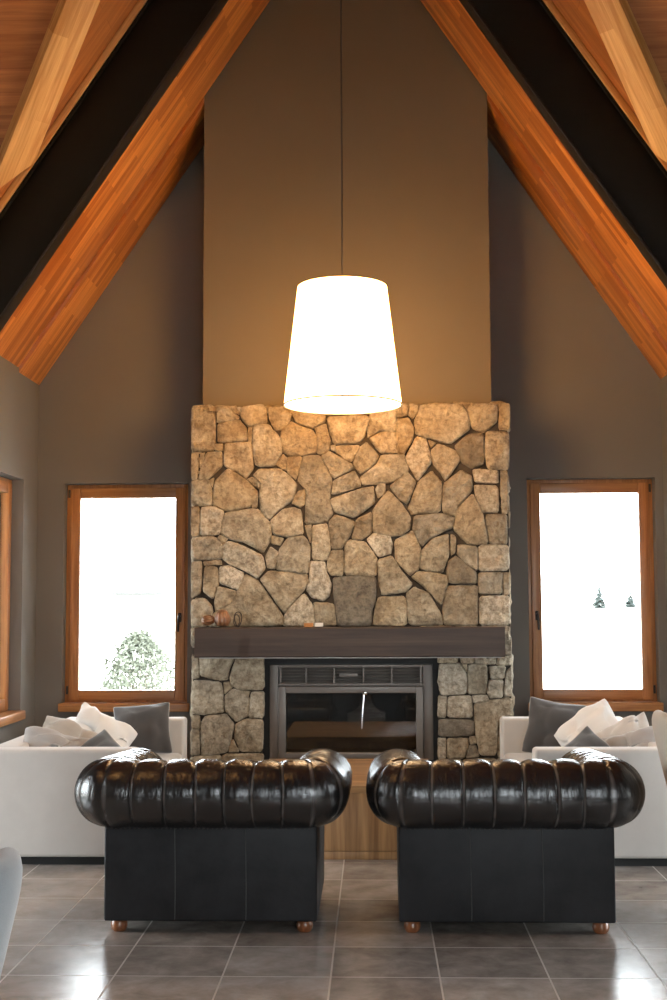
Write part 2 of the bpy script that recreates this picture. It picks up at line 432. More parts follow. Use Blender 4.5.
def tiles():
    m, nt, b, n, l = newmat('slate_tiles')
    bt = n.new('ShaderNodeTexBrick'); v = coords(n, l, loc=(.169+.403*20, -4.749+.403*40, 0)); l.new(v, bt.inputs['Vector'])
    bt.offset = 0; bt.squash = 1
    for k, x in (('Scale',1),('Brick Width',.403),('Row Height',.403),('Mortar Size',.0036),('Mortar Smooth',.2),('Bias',0)): bt.inputs[k].default_value = x
    bt.inputs['Color1'].default_value = (0,0,0,1); bt.inputs['Color2'].default_value = (1,1,1,1); bt.inputs['Mortar'].default_value = (.5,.5,.5,1)
    sep = n.new('ShaderNodeSeparateColor'); l.new(bt.outputs['Color'], sep.inputs[0])
    o = coords(n, l)
    f = tex_noise(n, l, o, 7, 8, .66, .3); g = tex_noise(n, l, o, 11, 4, .55)
    k = math_(n, l, 'ADD', math_(n, l, 'MULTIPLY', f, .75), math_(n, l, 'MULTIPLY', sep.outputs[0], .22))
    c = ramp(n, l, k, [(.28, (.170,.146,.128)), (.48, (.315,.280,.252)), (.70, (.48,.445,.41))])
    c = mixc(n, l, bt.outputs['Fac'], c, (.47,.43,.39))
    l.new(c, b.inputs['Base Color'])
    rr = n.new('ShaderNodeMapRange'); l.new(g, rr.inputs[0]); rr.inputs[1].default_value = .3; rr.inputs[2].default_value = .7; rr.inputs[3].default_value = .20; rr.inputs[4].default_value = .258
    rg = math_(n, l, 'ADD', rr.outputs[0], math_(n, l, 'MULTIPLY', bt.outputs['Fac'], .3))
    l.new(rg, b.inputs['Roughness']); b.inputs['Specular IOR Level'].default_value = .85
    h = math_(n, l, 'SUBTRACT', math_(n, l, 'ADD', math_(n, l, 'MULTIPLY', tex_noise(n, l, o, 6, 2, .5), .5), math_(n, l, 'MULTIPLY', g, .12)), math_(n, l, 'MULTIPLY', bt.outputs['Fac'], .5))
    bump(n, l, b, h, .34, .010)
    return m
TILES = tiles()
def glass(name, refl):
    m = bpy.data.materials.new(name); m.use_nodes = True; nt = m.node_tree; n, l = nt.nodes, nt.links
    n.remove(n['Principled BSDF']); out = n['Material Output']
    tr = n.new('ShaderNodeBsdfTransparent'); gl = n.new('ShaderNodeBsdfGlossy'); gl.inputs['Roughness'].default_value = .02
    tr.inputs[0].default_value = (.97,.985,.98,1)
    fr = n.new('ShaderNodeFresnel'); fr.inputs[0].default_value = 1.5
    mx = n.new('ShaderNodeMixShader'); l.new(math_(n, l, 'MULTIPLY', fr.outputs[0], refl), mx.inputs[0]); l.new(tr.outputs[0], mx.inputs[1]); l.new(gl.outputs[0], mx.inputs[2])
    l.new(mx.outputs[0], out.inputs[0]); return m
GLASS = glass('window_glass', 1.0)
FIREGLASS = glass('stove_glass', 3.0)
def emit(name, col, st):
    m, nt, b, n, l = newmat(name)
    b.inputs['Base Color'].default_value = (.8,.75,.65,1)
    b.inputs['Emission Color'].default_value = (*col, 1); b.inputs['Emission Strength'].default_value = st
    b.inputs['Roughness'].default_value = .8
    return m
SHADE = emit('lit_shade_fabric', LAMP_C, SHADE_E)
DIFFU = emit('lit_diffuser', (1,.80,.55), DIFF_E); DIFFT = emit('lit_top_diffuser', (1,.5,.2), TOP_E)
RIM = plain('shade_rim_tape', (.55,.42,.26), .8)
CORD = plain('grey_cord', (.05,.045,.04), .6)

# ------------------------------------------------------------------ room shell
def struct(name, bm, m, label, cat, smooth=0, mat=None):
    return tag(put(name, bm, m, None, smooth, mat=mat), label, cat, kind='structure')
b = box(bmesh.new(), (-5.3,-2.3,-.2), (4.95,9.6,0))
struct('floor', b, TILES, 'grey brown slate floor laid in large square tiles with pale joints', 'floor')
# back gable wall with its two window openings
WIN = {1: (-2.311, -1.379, 0.637, 2.268), 2: (1.134, 2.075, 0.637, 2.284)}
def back_wall():
    bm = bmesh.new(); y0, y1 = YW, YW+.25
    zt = 3.12; xs = [XL-.3, WIN[1][0], WIN[1][1], WIN[2][0], WIN[2][1], XR+.3]
    prism(bm, [(xs[0],0),(xs[1],0),(xs[1],zt),(xs[0],zt)], y0, y1)
    prism(bm, [(xs[2],0),(xs[3],0),(xs[3],zt),(xs[2],zt)], y0, y1)
    prism(bm, [(xs[4],0),(xs[5],0),(xs[5],zt),(xs[4],zt)], y0, y1)
    for k, (a, c) in ((1, (1,2)), (2, (3,4))):
        prism(bm, [(xs[a],0),(xs[c],0),(xs[c],WIN[k][2]),(xs[a],WIN[k][2])], y0, y1)
        prism(bm, [(xs[a],WIN[k][3]),(xs[c],WIN[k][3]),(xs[c],zt),(xs[a],zt)], y0, y1)
    prism(bm, [(xs[0],zt),(xs[5],zt),(xs[5],zt+.5),(X0,7.65),(xs[0],zt+.5)], y0, y1)
    return bm
struct('wall_back', back_wall(), WALL, 'taupe painted gable wall behind the stone fireplace', 'wall')
# the nook's side walls, each with one window
SW = (8.22, 8.870, .617, 2.262)
def side_wall(x0, x1):
    bm = bmesh.new(); y0, y1 = 7.95, YW; zt = 3.17
    prism(bm, [(y0,0),(SW[0],0),(SW[0],zt),(y0,zt)], x0, x1, 'yz')
    prism(bm, [(SW[1],0),(y1,0),(y1,zt),(SW[1],zt)], x0, x1, 'yz')
    prism(bm, [(SW[0],0),(SW[1],0),(SW[1],SW[2]),(SW[0],SW[2])], x0, x1, 'yz')
    prism(bm, [(SW[0],SW[3]),(SW[1],SW[3]),(SW[1],zt),(SW[0],zt)], x0, x1, 'yz')
    return bm
struct('wall_left', side_wall(XL-.25, XL), WALL, 'grey taupe side wall at the left with a timber window', 'wall')
struct('wall_right', side_wall(XR, XR+.25), WALL, 'taupe side wall meeting the gable right of the fireplace', 'wall')
# chimney breast
b = prism(bmesh.new(), [(-1.201,2.69),(.832,2.69),(.832,5.27),(X0,7.0),(-1.201,5.27)], 8.73, 9.29)
struct('wall_chimney', b, BREAST, 'plain taupe chimney breast rising above the stone facing', 'wall')
# wings and nave behind the camera (only felt as light and reflections)
ZP = ZE+.80
YV = 7.912
def hall():
    bm = bmesh.new(); ze = ZP+.05
    for x0, x1 in ((-5.3, XL), (XR, 4.95)):
        prism(bm, [(x0,0),(x1,0),(x1,ze),(x0,ze)], YV+.04, YV+.24)          # wing wall beside the nook
        prism(bm, [(x0,0),(x1,0),(x1,ze),(x0,ze)], 3.068, 3.268)
    for x0, x1 in ((XL-.2, XL), (XR, XR+.2)):
        prism(bm, [(-2.2,0),(3.2,0),(3.2,ze),(-2.2,ze)], x0, x1, 'yz')
    return bm
struct('wall_hall', hall(), WALL, 'side walls of the hall around the seating nook', 'wall')
def gable_end(axis, pos, c, half, op):
    bm = bmesh.new(); a, z = op; t = .2 if pos > 0 else -.2
    pl = 'yz' if axis == 'x' else 'xz'
    zz = ZP+.05
    prism(bm, [(c-half-.2,0),(c-a,0),(c-a,z),(c-half-.2,z)], pos, pos+t, pl)
    prism(bm, [(c+a,0),(c+half+.2,0),(c+half+.2,z),(c+a,z)], pos, pos+t, pl)
    prism(bm, [(c-half-.2,z),(c+half+.2,z),(c+half+.2,zz),(c,zz+3.4),(c-half-.2,zz)], pos, pos+t, pl)
    return bm
GO = (1.15, 2.3)
struct('wall_wing_west', gable_end('x', -5.0, 5.59, HALF, GO), WALL, 'gable end wall of the left wing', 'wall')
struct('wall_wing_east', gable_end('x', 4.65, 5.59, HALF, GO), WALL, 'gable end wall of the right wing', 'wall')
def rear():
    bm = bmesh.new(); a, c, z0, z1 = .45, 1.95, .45, 2.95; y0, y1 = -2.2, -2.0; e = HALF+.2; zz = ZP+.05
    prism(bm, [(X0-e,0),(a,0),(a,z1),(X0-e,z1)], y0, y1); prism(bm, [(c,0),(X0+e,0),(X0+e,z1),(c,z1)], y0, y1)
    prism(bm, [(a,0),(c,0),(c,z0),(a,z0)], y0, y1); prism(bm, [(X0-e,z1),(X0+e,z1),(X0+e,zz),(X0,zz+3.4),(X0-e,zz)], y0, y1)
    return bm
struct('wall_rear', rear(), WALL, 'gable end wall behind the viewpoint', 'wall')
# roof
L = HALF/CO
def slab(name, o, x, y, poly, m, label, th=.12):
    M = frame_matrix(o, x, y)
    bm = bmesh.new(); prism(bm, poly, 0, th, 'xy')
    return struct(name, bm, m, label, 'ceiling', mat=M)
for sg, nm in ((-1,'left'), (1,'right')):
    e = (X0+sg*HALF, YV, ZP)
    up = (-sg*CO, 0, SI)
    ys = (0,-1,0) if sg > 0 else (0,1,0); q = 1 if sg > 0 else -1    # keep the slab's thickness above
    slab('ceiling_%s' % nm, e, up, ys, [(-.05,-.25*q),(L,-.25*q),(L,q*(YV-5.59)),(-.05,0)], BOARDS, 'brown board ceiling between steel rafter and valley beam, %s slope' % nm)
    ys2 = (0,-1,0) if sg > 0 else (0,1,0)
    slab('ceiling_nave_%s' % nm, (X0+sg*HALF, 5.59, ZP), up, ys2, [(0,q*HALF),(L,0),(L,q*7.8),(0,q*7.8)], BOARDS, 'board ceiling over the hall behind the viewpoint, %s slope' % nm)
    # cross wing
    xd = (sg,0,0); 
    for yy, dy, w in ((YV, -1, 'far'), (3.268, 1, 'near')):
        y = (0, dy*CO, SI)
        zl = Vector(xd).cross(Vector(y)).z
        xv = xd if zl > 0 else (-sg,0,0); k = 1 if zl > 0 else -1
        slab('ceiling_wing_%s_%s' % (nm, w), (X0+sg*HALF, yy, ZP), xv, y, [(0,0),(k*2.9,0),(k*2.9,L),(-k*HALF,L)], BOARDS, 'board ceiling of the %s wing, %s slope' % (nm, w))
    slab('ceiling_nook_%s' % nm, (X0+sg*HALF, 8.02, ZE+.60), up, (0,1,0) if sg < 0 else (0,-1,0), [(-.6,0),(L+.2,0),(L+.2,-q*1.6),(-.6,-q*1.6)], BOARDS, 'boards above the timber rafters, %s slope' % nm)

# ------------------------------------------------------------------ rafters
def rafter_bm(M, y0, y1, z0, z1, sg, bev, inner):
    bm = box(bmesh.new(), (-1.0,y0,z0), (L+1.2,y1,z1), bev, 2)
    cut(bm, M, (X0+sg*HALF,0,0), (sg,0,0))
    cut(bm, M, (inner,0,0), (-sg,0,0))
    return bm
for sg, nm in ((-1,'left'), (1,'right')):
    up = Vector((-sg*CO, 0, SI)); yd = Vector((0, 1, 0))
    # local frame: x up the slope, z away from the room
    M = frame_matrix((X0+sg*HALF, 0, ZE), up, yd if sg < 0 else -yd)
    s = 1 if sg < 0 else -1
    def Y(a, b_): return (min(s*a, s*b_), max(s*a, s*b_))
    # frame's z must point up and outwards
    zo = (M.to_3x3() @ Vector((0,0,1))).z
    assert zo > 0
    breast = -1.201 if sg < 0 else .832
    y0, y1 = Y(8.70, 9.245)
    o = put('timber_rafter', rafter_bm(M, y0, y1, -.012, .32, sg, .004, breast), GLULAM2, None, 30, mat=M)
    tag(o, 'orange timber rafter tight against gable wall, ending at %s side of chimney breast' % nm, 'rafter', 'timber rafters against the gable wall')
    y0, y1 = Y(8.00, 8.69)
    o = put('timber_rafter', rafter_bm(M, y0, y1, .006, .32, sg, .006, X0), GLULAM2, None, 30, mat=M)
    tag(o, 'orange timber rafter rising between black steel beam and chimney breast, %s roof slope' % nm, 'rafter', 'timber rafters in front of the chimney')
    r = root('steel_rafter', 'black steel roof beam running up the %s roof slope' % nm, 'beam', group='black steel roof beams')
    r.matrix_world = M
    def part(n_, a, b_, z0, z1, m):
        y0, y1 = Y(a, b_)
        o = put(n_, rafter_bm(M, y0, y1, z0, z1, sg, .0015, X0), m, None, 30); o.parent = r
        return o
    part('bottom_flange', 7.858, 7.993, .000, .015, STEELU)
    part('web', 7.885, 7.977, .015, .382, STEEL)
    part('top_flange', 7.858, 7.993, .382, .398, STEEL)
    y0, y1 = Y(7.848, 8.0)
    o = put('fascia_board', rafter_bm(M, y0, y1, .400, .443, sg, .003, X0), PINE, None, 30, mat=M)
    tag(o, 'narrow pale timber strip along the top of the %s black steel beam' % nm, 'trim board', 'timber strips on the steel beams')
    # valley beam: 45 degrees in plan, same pitch
    d = Vector((-sg, -1, SL)).normalized(); side = Vector((1, -sg, 0)).normalized()
    if (d.cross(side)).z < 0: side = -side
    Mv = frame_matrix((X0+sg*1.65, 7.275, 4.80), d, side)
    bm = box(bmesh.new(), (-1.7,-.105,-.02), (2.8,.105,.39), .008, 2)
    cut(bm, Mv, (0,7.74,0), (0,1,0)); cut(bm, Mv, (X0,0,0), (-sg,0,0))
    o = put('valley_beam', bm, PINE, None, 30, mat=Mv)
    tag(o, 'pale pine diagonal roof beam above the %s black steel beam' % nm, 'beam', 'diagonal valley beams')

# ------------------------------------------------------------------ windows
def window(idx, M, w, h, label, stile=.075, handle=1, bars=0, sill=True, over=.02):
    """local x right seen from inside, y outwards, z up; origin at bottom middle of the opening on the wall face"""
    r = root('window_%d' % idx, label, 'window', kind='structure'); r.matrix_world = M
    fy0, fy1 = .075, .15; ft = .046
    bm = bmesh.new()
    for a in (-1, 1): box(bm, (a*w/2-(ft if a > 0 else 0), fy0+.012, 0), (a*w/2+(0 if a > 0 else ft), fy1, h), .003)
    box(bm, (-w/2+ft, fy0+.012, h-ft*.6), (w/2-ft, fy1, h), .003); box(bm, (-w/2+ft, fy0+.012, 0), (w/2-ft, fy1, ft*.5), .003)
    put('frame', bm, WINW, r)
    ww, z0, z1 = w/2-ft*.62, ft*.3, h-ft*.6
    st = bmesh.new()
    for a in (-1, 1): box(st, (min(a*ww, a*(ww-stile)), fy0, z0), (max(a*ww, a*(ww-stile)), fy1-.01, z1), .006, 3)
    sash = put('sash', st, WINW, r)
    rl = bmesh.new(); 
    box(rl, (-ww+stile, fy0+.001, z0), (ww-stile, fy1-.011, z0+stile), .006, 3); box(rl, (-ww+stile, fy0+.001, z1-stile), (ww-stile, fy1-.011, z1), .006, 3)
    for k in range(bars):
        x = -ww+(k+1)*2*ww/(bars+1); box(rl, (x-.04, fy0+.001, z0+stile), (x+.04, fy1-.011, z1-stile), .006, 3)
    put('rail', rl, WINH, sash)
    put('pane', box(bmesh.new(), (-ww+stile-.004, fy0+.03, z0+stile-.004), (ww-stile+.004, fy0+.036, z1-stile+.004)), GLASS, sash, 0)
    if handle:
        hx = handle*(ww-stile*.5); hz = h*.385
        hb = box(bmesh.new(), (hx-.012, fy0-.010, hz-.035), (hx+.012, fy0, hz+.035), .004)
        tube(hb, [(hx, fy0-.008, hz+.012), (hx, fy0-.040, hz+.012), (hx-.004*handle, fy0-.046, hz-.02), (hx-.006*handle, fy0-.046, hz-.105)], [.009,.009,.010,.008])
        put('handle', hb, BRONZE, sash)
        hg = bmesh.new()
        for z in (.06, h-.10): tube(hg, [(-handle*(ww+.008), fy0-.006, z), (-handle*(ww+.008), fy0-.006, z+.06)], .008)
        put('hinge', hg, BRONZE, sash)
    if sill:
        put('sill', box(bmesh.new(), (-w/2-over, -.035, -.062), (w/2+over, .10, -.0005), .006, 3), SILLW, r)
    return r
def wm(x, y, z, rz): return Matrix.Translation((x,y,z)) @ Matrix.Rotation(rz, 4, 'Z')
for k, lab in ((1, 'brown timber window left of the stone fireplace, bush outside'), (2, 'brown timber window right of the stone fireplace, conifers outside')):
    a = WIN[k]; window(k, wm((a[0]+a[1])/2, YW, a[2]+.003, 0), a[1]-a[0]-.006, a[3]-a[2]-.006, lab, handle=1 if k == 1 else -1)
hs = SW[3]-SW[2]-.006; ws = SW[1]-SW[0]-.006; ym = (SW[0]+SW[1])/2
window(3, wm(XL, ym, SW[2]+.003, PI/2), ws, hs, 'timber window in the side wall at the left edge, partly out of frame', handle=0)
window(4, wm(XR, ym, SW[2]+.003, -PI/2), ws, hs, 'timber window in the right side wall out of frame', handle=0)
window(5, wm(-5.0, 5.59, .01, PI/2), 2*GO[0]-.01, GO[1]-.02, 'glazed terrace doors of the left wing out of frame', handle=0, bars=3, sill=False)
window(6, wm(4.65, 5.59, .01, -PI/2), 2*GO[0]-.01, GO[1]-.02, 'glazed terrace doors of the right wing out of frame', handle=0, bars=3, sill=False)
window(7, wm(1.20, -2.0, .453, PI), 1.494, 2.494, 'unseen timber window added behind the viewpoint for light and reflections', handle=0, bars=1, sill=False)  # added opening, gives the right armchair its bluish sheen
tag(put('door_1', box(bmesh.new(), (-1.45,-1.998,0), (-.50,-1.95,2.1), .004), WINW, None, 30), 'plain timber door behind the viewpoint out of frame', 'door', kind='structure')

# ------------------------------------------------------------------ stone fireplace
def poly_area(P): return .5*sum(P[i][0]*P[(i+1) % len(P)][1]-P[(i+1) % len(P)][0]*P[i][1] for i in range(len(P)))
def chaikin(P, q=.09):
    out = []
    for i in range(len(P)):
        a, c = P[i], P[(i+1) % len(P)]
        out += [a.lerp(c, q), a.lerp(c, 1-q)]
    return out
def resample(P, step):
    out = []
    for i in range(len(P)):
        a, c = P[i], P[(i+1) % len(P)]; n = max(1, int((c-a).length/step))
        out += [a.lerp(c, k/n) for k in range(n)]
    return out
def add_stone(bm, tl, hl, pts, tone, y, place, gap=-.0035, big=1.0):
    P = [Vector(p) for p in pts]
    if poly_area(P) < 0: P.reverse()
    P = resample(chaikin(P), .016)
    c = sum(P, Vector((0,0)))/len(P)
    rad = min((p-c).length for p in P)
    tx, tz = random.uniform(-.035,.035), random.uniform(-.035,.035)
    dy = random.uniform(-.007,.007); seed = random.uniform(0,50)
    hue = random.random()
    tone = tone + random.uniform(-.12,.12)
    rings = []
    dep = min(.022, .007+rad*.09)
    for sc, d in ((1.0,.05),(1.0,.012),(.985,.000),(.955,-dep*.5),(.88,-dep*.8),(.74,-dep),(.58,-dep),(.42,-dep),(.26,-dep),(.1,-dep)):
        ring = []
        for p in P:
            off = p-c; ln = off.length
            s = sc*(1-gap/max(ln, .012))
            q = c+off*s
            if d > .011: ed = noise.noise(Vector((q.x*34, q.y*34, seed)))*.005
            else: ed = 0
            nz = noise.noise(Vector((q.x*9, q.y*9, seed)))*.016 + noise.noise(Vector((q.x*24, q.y*24, seed+9)))*.010 + noise.noise(Vector((q.x*60, q.y*60, seed+3)))*.004
            k = 0 if d > .011 else 1
            yy = y+d+k*(nz*(.5 if sc > .9 else 1)+(q.x-c.x)*tx+(q.y-c.y)*tz+dy)
            v = bm.verts.new(place(q.x+ed, yy, q.y+ed)); ring.append(v); v[tl] = tone; v[hl] = hue
        rings.append(ring)
    for A, B in zip(rings, rings[1:]):
        for i in range(len(P)): bm.faces.new((A[i], A[(i+1) % len(P)], B[(i+1) % len(P)], B[i]))
    bm.faces.new(rings[-1])
FX0, FX1, FTOP = -1.266, .948, 2.750
fp = root('stone_fireplace', 'tall dry stone fireplace facing with a dark timber mantel', 'fireplace', (X0, 8.6, 0))
def facing():
    bm = bmesh.new(); tl = bm.verts.layers.float.new('tone'); hl = bm.verts.layers.float.new('hue')
    pl = lambda x, y, z: Vector((x-X0, y-8.6, z))
    for line in STONES.strip().splitlines():
        t, pts = line.split(':'); 
        P = [tuple(float(v)/1000 for v in p.split(',')) for p in pts.split()]
        add_stone(bm, tl, hl, P, int(t)/10, 8.6, pl)
    # returns on the two sides
    for sx, xx in ((-1, FX0), (1, FX1)):
        z = .0
        while z < FTOP-.02:
            hgt = random.choice((.12,.16,.2,.26)); z1 = min(FTOP-.004, z+hgt)
            if FTOP-z1 < .06: z1 = FTOP-.004
            ys_ = random.uniform(8.82,9.05)
            for ya, yb in ((8.62,ys_),(ys_,9.24)):
                add_stone(bm, tl, hl, [(ya,z),(yb,z),(yb,z1),(ya,z1)], .1, 0, (lambda a, d, zz: Vector((xx-sx*(.022+d)-X0, a-8.6, zz))))
            z = z1
    # top ledge
    x = FX0+.01
    while x < FX1-.03:
        x1 = min(FX1-.01, x+random.uniform(.14,.28))
        if FX1-x1 < .08: x1 = FX1-.01
        add_stone(bm, tl, hl, [(x,8.61),(x1,8.61),(x1,8.735),(x,8.735)], 0, 0, (lambda a, d, yy: Vector((a-X0, yy-8.6, FTOP-.012-d))))
        x = x1
    return bm
put('stone_facing', facing(), STONE, fp, 60)
OX0, OX1, OZ = -.770, .443, 1.005
mb = bmesh.new()
box(mb, (FX0+.02,8.616,0), (OX0-.006,9.24,FTOP-.03)); box(mb, (OX1+.006,8.616,0), (FX1-.02,9.24,FTOP-.03)); box(mb, (OX0-.006,8.616,OZ+.004), (OX1+.006,9.24,FTOP-.03))
bmesh.ops.translate(mb, vec=(-X0,-8.6,0), verts=mb.verts)
put('masonry_core', mb, MORTAR, fp, 0)
def mantel():
    bm = bmesh.new(); x0, x1 = -1.208, .872; nx = 60
    prof = [(-.005,1.009),(-.172,1.009),(-.180,1.017),(-.180,1.200),(-.172,1.208),(-.005,1.208)]
    rings = []
    for i in range(nx+1):
        x = x0+(x1-x0)*i/nx; ring = []
        for k, (y, z) in enumerate(prof):
            w = noise.noise(Vector((x*5, k*3, 1)))*.003 + noise.noise(Vector((x*19, k*3, 4)))*.0015
            ring.append(bm.verts.new((x-X0, y+(w if 0 < k < 5 else 0), z+(w*.8))))
        rings.append(ring)
    n = len(prof)
    for A, B in zip(rings, rings[1:]):
        for k in range(n): bm.faces.new((A[k], A[(k+1) % n], B[(k+1) % n], B[k]))
    bm.faces.new(rings[0][::-1]); bm.faces.new(rings[-1])
    return bm
put('mantel_shelf', mantel(), MANTW, fp, 30)
put('lintel_strip', box(bmesh.new(), (-1.18-X0, -.165, 1.001), (.85-X0, -.02, 1.0085), .001), GREYP, fp, 0)

ins = root('fireplace_insert', 'grey metal glass fronted fireplace insert set in the stone opening', 'stove', (X0, 8.65, 0))
def I(bm, a, b_, r=.0, seg=2): return box(bm, (a[0]-X0, a[1]-8.65, a[2]), (b_[0]-X0, b_[1]-8.65, b_[2]), r, seg)
bm = bmesh.new()     # black liner around the insert, back of the opening
I(bm, (OX0,8.675,0.000), (-0.722,9.191,OZ)); I(bm, (0.400,8.675,0.000), (OX1,9.191,OZ)); I(bm, (-0.722,8.675,0.951), (0.400,9.191,OZ)); I(bm, (-0.722,9.137,0.000), (0.400,9.191,0.951)); I(bm, (-0.722,8.675,0.000), (0.400,9.137,0.299))
put('liner', bm, BLACKM, ins, 0)
bm = bmesh.new()
I(bm, (-0.720,8.638,0.302), (-0.661,9.116,0.949), .004); I(bm, (0.331,8.638,0.302), (0.398,9.116,0.949), .004); I(bm, (-0.661,8.638,0.930), (0.331,9.116,0.949), .003); I(bm, (-0.661,8.638,0.804), (0.331,8.707,0.822), .003); I(bm, (-0.661,8.638,0.302), (0.331,9.116,0.313), .002)
I(bm, (-0.661,8.707,0.804), (0.331,9.116,0.930))
put('surround', bm, GREYM, ins, 30)
gx = [-.645, -.470, -.277, -.076, .118, .315]
bm = bmesh.new()
for a, c in zip(gx, gx[1:]):
    for k in range(5):
        z = .834+k*.0204; 
        t = bmesh.new(); bmesh.ops.create_cube(t, size=1)
        merge(bm, t, Matrix.Translation(((a+c)/2-X0, 8.667-8.65, z)) @ Matrix.Rotation(.6, 4, 'X') @ Matrix.Diagonal((c-a-.012, .026, .004, 1)))
for x in gx: I(bm, (x-.006,8.643,0.822), (x+.006,8.697,0.930), .002)
put('vent_grille', bm, GREYM, ins, 30)
bm = bmesh.new(); I(bm, (-0.242,8.647,0.863), (-0.112,8.660,0.890), .003)
put('badge', bm, GREYM, ins, 30)
dr = bmesh.new()
I(dr, (-0.659,8.613,0.315), (-0.608,8.659,0.802), .005, 3); I(dr, (0.283,8.613,0.315), (0.329,8.659,0.802), .005, 3); I(dr, (-0.608,8.614,0.756), (0.283,8.659,0.802), .005, 3); I(dr, (-0.608,8.614,0.315), (0.283,8.659,0.355), .005, 3)
door = put('door', dr, GREYM, ins, 30)
bm = bmesh.new(); I(bm, (-0.613,8.632,0.350), (0.287,8.639,0.760)); put('glass_panel', bm, FIREGLASS, door, 0)
bm = bmesh.new()
tube(bm, [(-.071-X0,-.050,.756),(-.073-X0,-.056,.728),(-.088-X0,-.056,.522)], .0055, 10); I(bm, (-0.084,8.589,0.745), (-0.052,8.621,0.769), .003)
put('handle', bm, CHROME, door)
fb = bmesh.new()
for a, c in (((-0.645,8.718,0.315),(-0.634,9.116,0.804)), ((0.301,8.718,0.315),(0.312,9.116,0.804)), ((-0.645,9.095,0.315),(0.312,9.116,0.804)), ((-0.645,8.675,0.315),(0.312,9.116,0.326))): I(fb, a, c)
put('firebox', fb, BLACKM, ins, 0)
# ------------------------------------------------------------------ things on the mantel
def pod(name, loc, rx, rz, ry, h, tip, label, m=POD):
    bm = bmesh.new(); n = 40; prof = []
    for i in range(17):
        a = PI*i/16; prof.append((math.sin(a)**.85, -math.cos(a)))
    rings = []
    for r, z in prof:
        zz = z if z < .5 else .5+(z-.5)*(1+tip)
        rings.append([bm.verts.new((r*rx*math.cos(k*2*PI/n)*(1-.13*abs(math.cos(k*2*PI/n*4))**6), r*rx*math.sin(k*2*PI/n)*(1-.13*abs(math.cos(k*2*PI/n*4))**6), zz*h/2+h/2)) for k in range(n)])
    for A, B in zip(rings, rings[1:]):
        for k in range(n): bm.faces.new((A[k], A[(k+1) % n], B[(k+1) % n], B[k]))
    bmesh.ops.remove_doubles(bm, verts=bm.verts, dist=1e-4)
    o = put(name, bm, m, None, 50); o.location = loc; o.rotation_euler = (0, ry, rz)
    return tag(o, label, 'ornament', 'dried pods on the mantel')
ZM = 1.2105
pod('dried_seed_pod', (-1.172, 8.49, ZM+.042), .036, .2, PI/2-.12, .088, .2, 'brown ribbed seed pod lying on its side at left end of mantel')
pod('dried_seed_pod', (-1.029, 8.50, ZM+.001), .058, 0, 0, .098, .8, 'round reddish brown seed pod with pointed tip standing on mantel')
bm = bmesh.new()
tube(bm, [(.024*math.cos(t)*(1+.25*math.sin(t)), .01*math.sin(2*t), .053+.050*math.sin(t)) for t in [k*2*PI/36 for k in range(36)]], .0038, 8, True)
tube(bm, [(.020*math.cos(t)-.012, .02+.008*math.sin(3*t), .045+.040*math.sin(t)) for t in [k*2*PI/30 for k in range(30)]], .0032, 8, True)
o = put('vine_loop', bm, DARKV); o.location = (-.922, 8.49, ZM-.001)
tag(o, 'dark twisted vine loop standing beside the round pod on the mantel', 'ornament')
o = put('matchbox', box(bmesh.new(), (-.031,-.018,0), (.031,.018,.026), .002), AMBER); o.location = (-.443, 8.49, ZM)
tag(o, 'small orange brown box lying on the mantel', 'box')
o = put('tealight_box', box(bmesh.new(), (-.029,-.018,0), (.029,.018,.027), .003), WHITEC); o.location = (-.374, 8.495, ZM)
tag(o, 'small white box beside the orange one on the mantel', 'box')

# ------------------------------------------------------------------ pendant lamp
lp = root('pendant_lamp', 'large lit white drum pendant lamp hanging before the chimney', 'lamp', (-.179, 7.4, 2.55))
RB, RT, HS = .352, .268, .715
bm = bmesh.new(); n = 64
for ra, rb in ((RB, RT),):
    A = [bm.verts.new((ra*math.cos(k*2*PI/n), ra*math.sin(k*2*PI/n), 0)) for k in range(n)]; B = [bm.verts.new((rb*math.cos(k*2*PI/n), rb*math.sin(k*2*PI/n), HS)) for k in range(n)]
    A2 = [bm.verts.new(((ra-.004)*math.cos(k*2*PI/n), (ra-.004)*math.sin(k*2*PI/n), 0)) for k in range(n)]; B2 = [bm.verts.new(((rb-.004)*math.cos(k*2*PI/n), (rb-.004)*math.sin(k*2*PI/n), HS)) for k in range(n)]
    for k in range(n):
        j = (k+1) % n
        bm.faces.new((A[k],A[j],B[j],B[k])); bm.faces.new((A2[j],A2[k],B2[k],B2[j])); bm.faces.new((A[j],A[k],A2[k],A2[j])); bm.faces.new((B[k],B[j],B2[j],B2[k]))
put('shade', bm, SHADE, lp)
bm = bmesh.new(); tube(bm, [(RB*math.cos(k*2*PI/n), RB*math.sin(k*2*PI/n), .002) for k in range(n)], .0055, 8, True)
put('rim', bm, RIM, lp)
bm = bmesh.new(); lathe(bm, [(.0,.006),(RB-.008,.006),(RB-.008,.012),(.0,.012)], 64); put('diffuser', bm, DIFFU, lp)
bm = bmesh.new(); lathe(bm, [(.03,HS-.030),(RT-.006,HS-.030),(RT-.006,HS-.026),(.03,HS-.026)], 64); put('top_diffuser', bm, DIFFT, lp)
bm = bmesh.new()
for k in range(3):
    a = k*2*PI/3+.5; tube(bm, [(0,0,HS+.02),(RT*.98*math.cos(a), RT*.98*math.sin(a), HS-.01)], .003)
tube(bm, [(0,0,HS-.12),(0,0,HS+.05)], .018, 12)
put('lamp_holder', bm, BRONZE, lp)
bm = bmesh.new(); tube(bm, [(0,0,HS+.04),(0,0,6.02-2.56)], .0055, 8); put('cord', bm, CORD, lp)
bm = bmesh.new(); lathe(bm, [(.0,3.44),(.05,3.44),(.06,3.50),(.0,3.56)], 24); put('ceiling_rose', bm, BRONZE, lp)

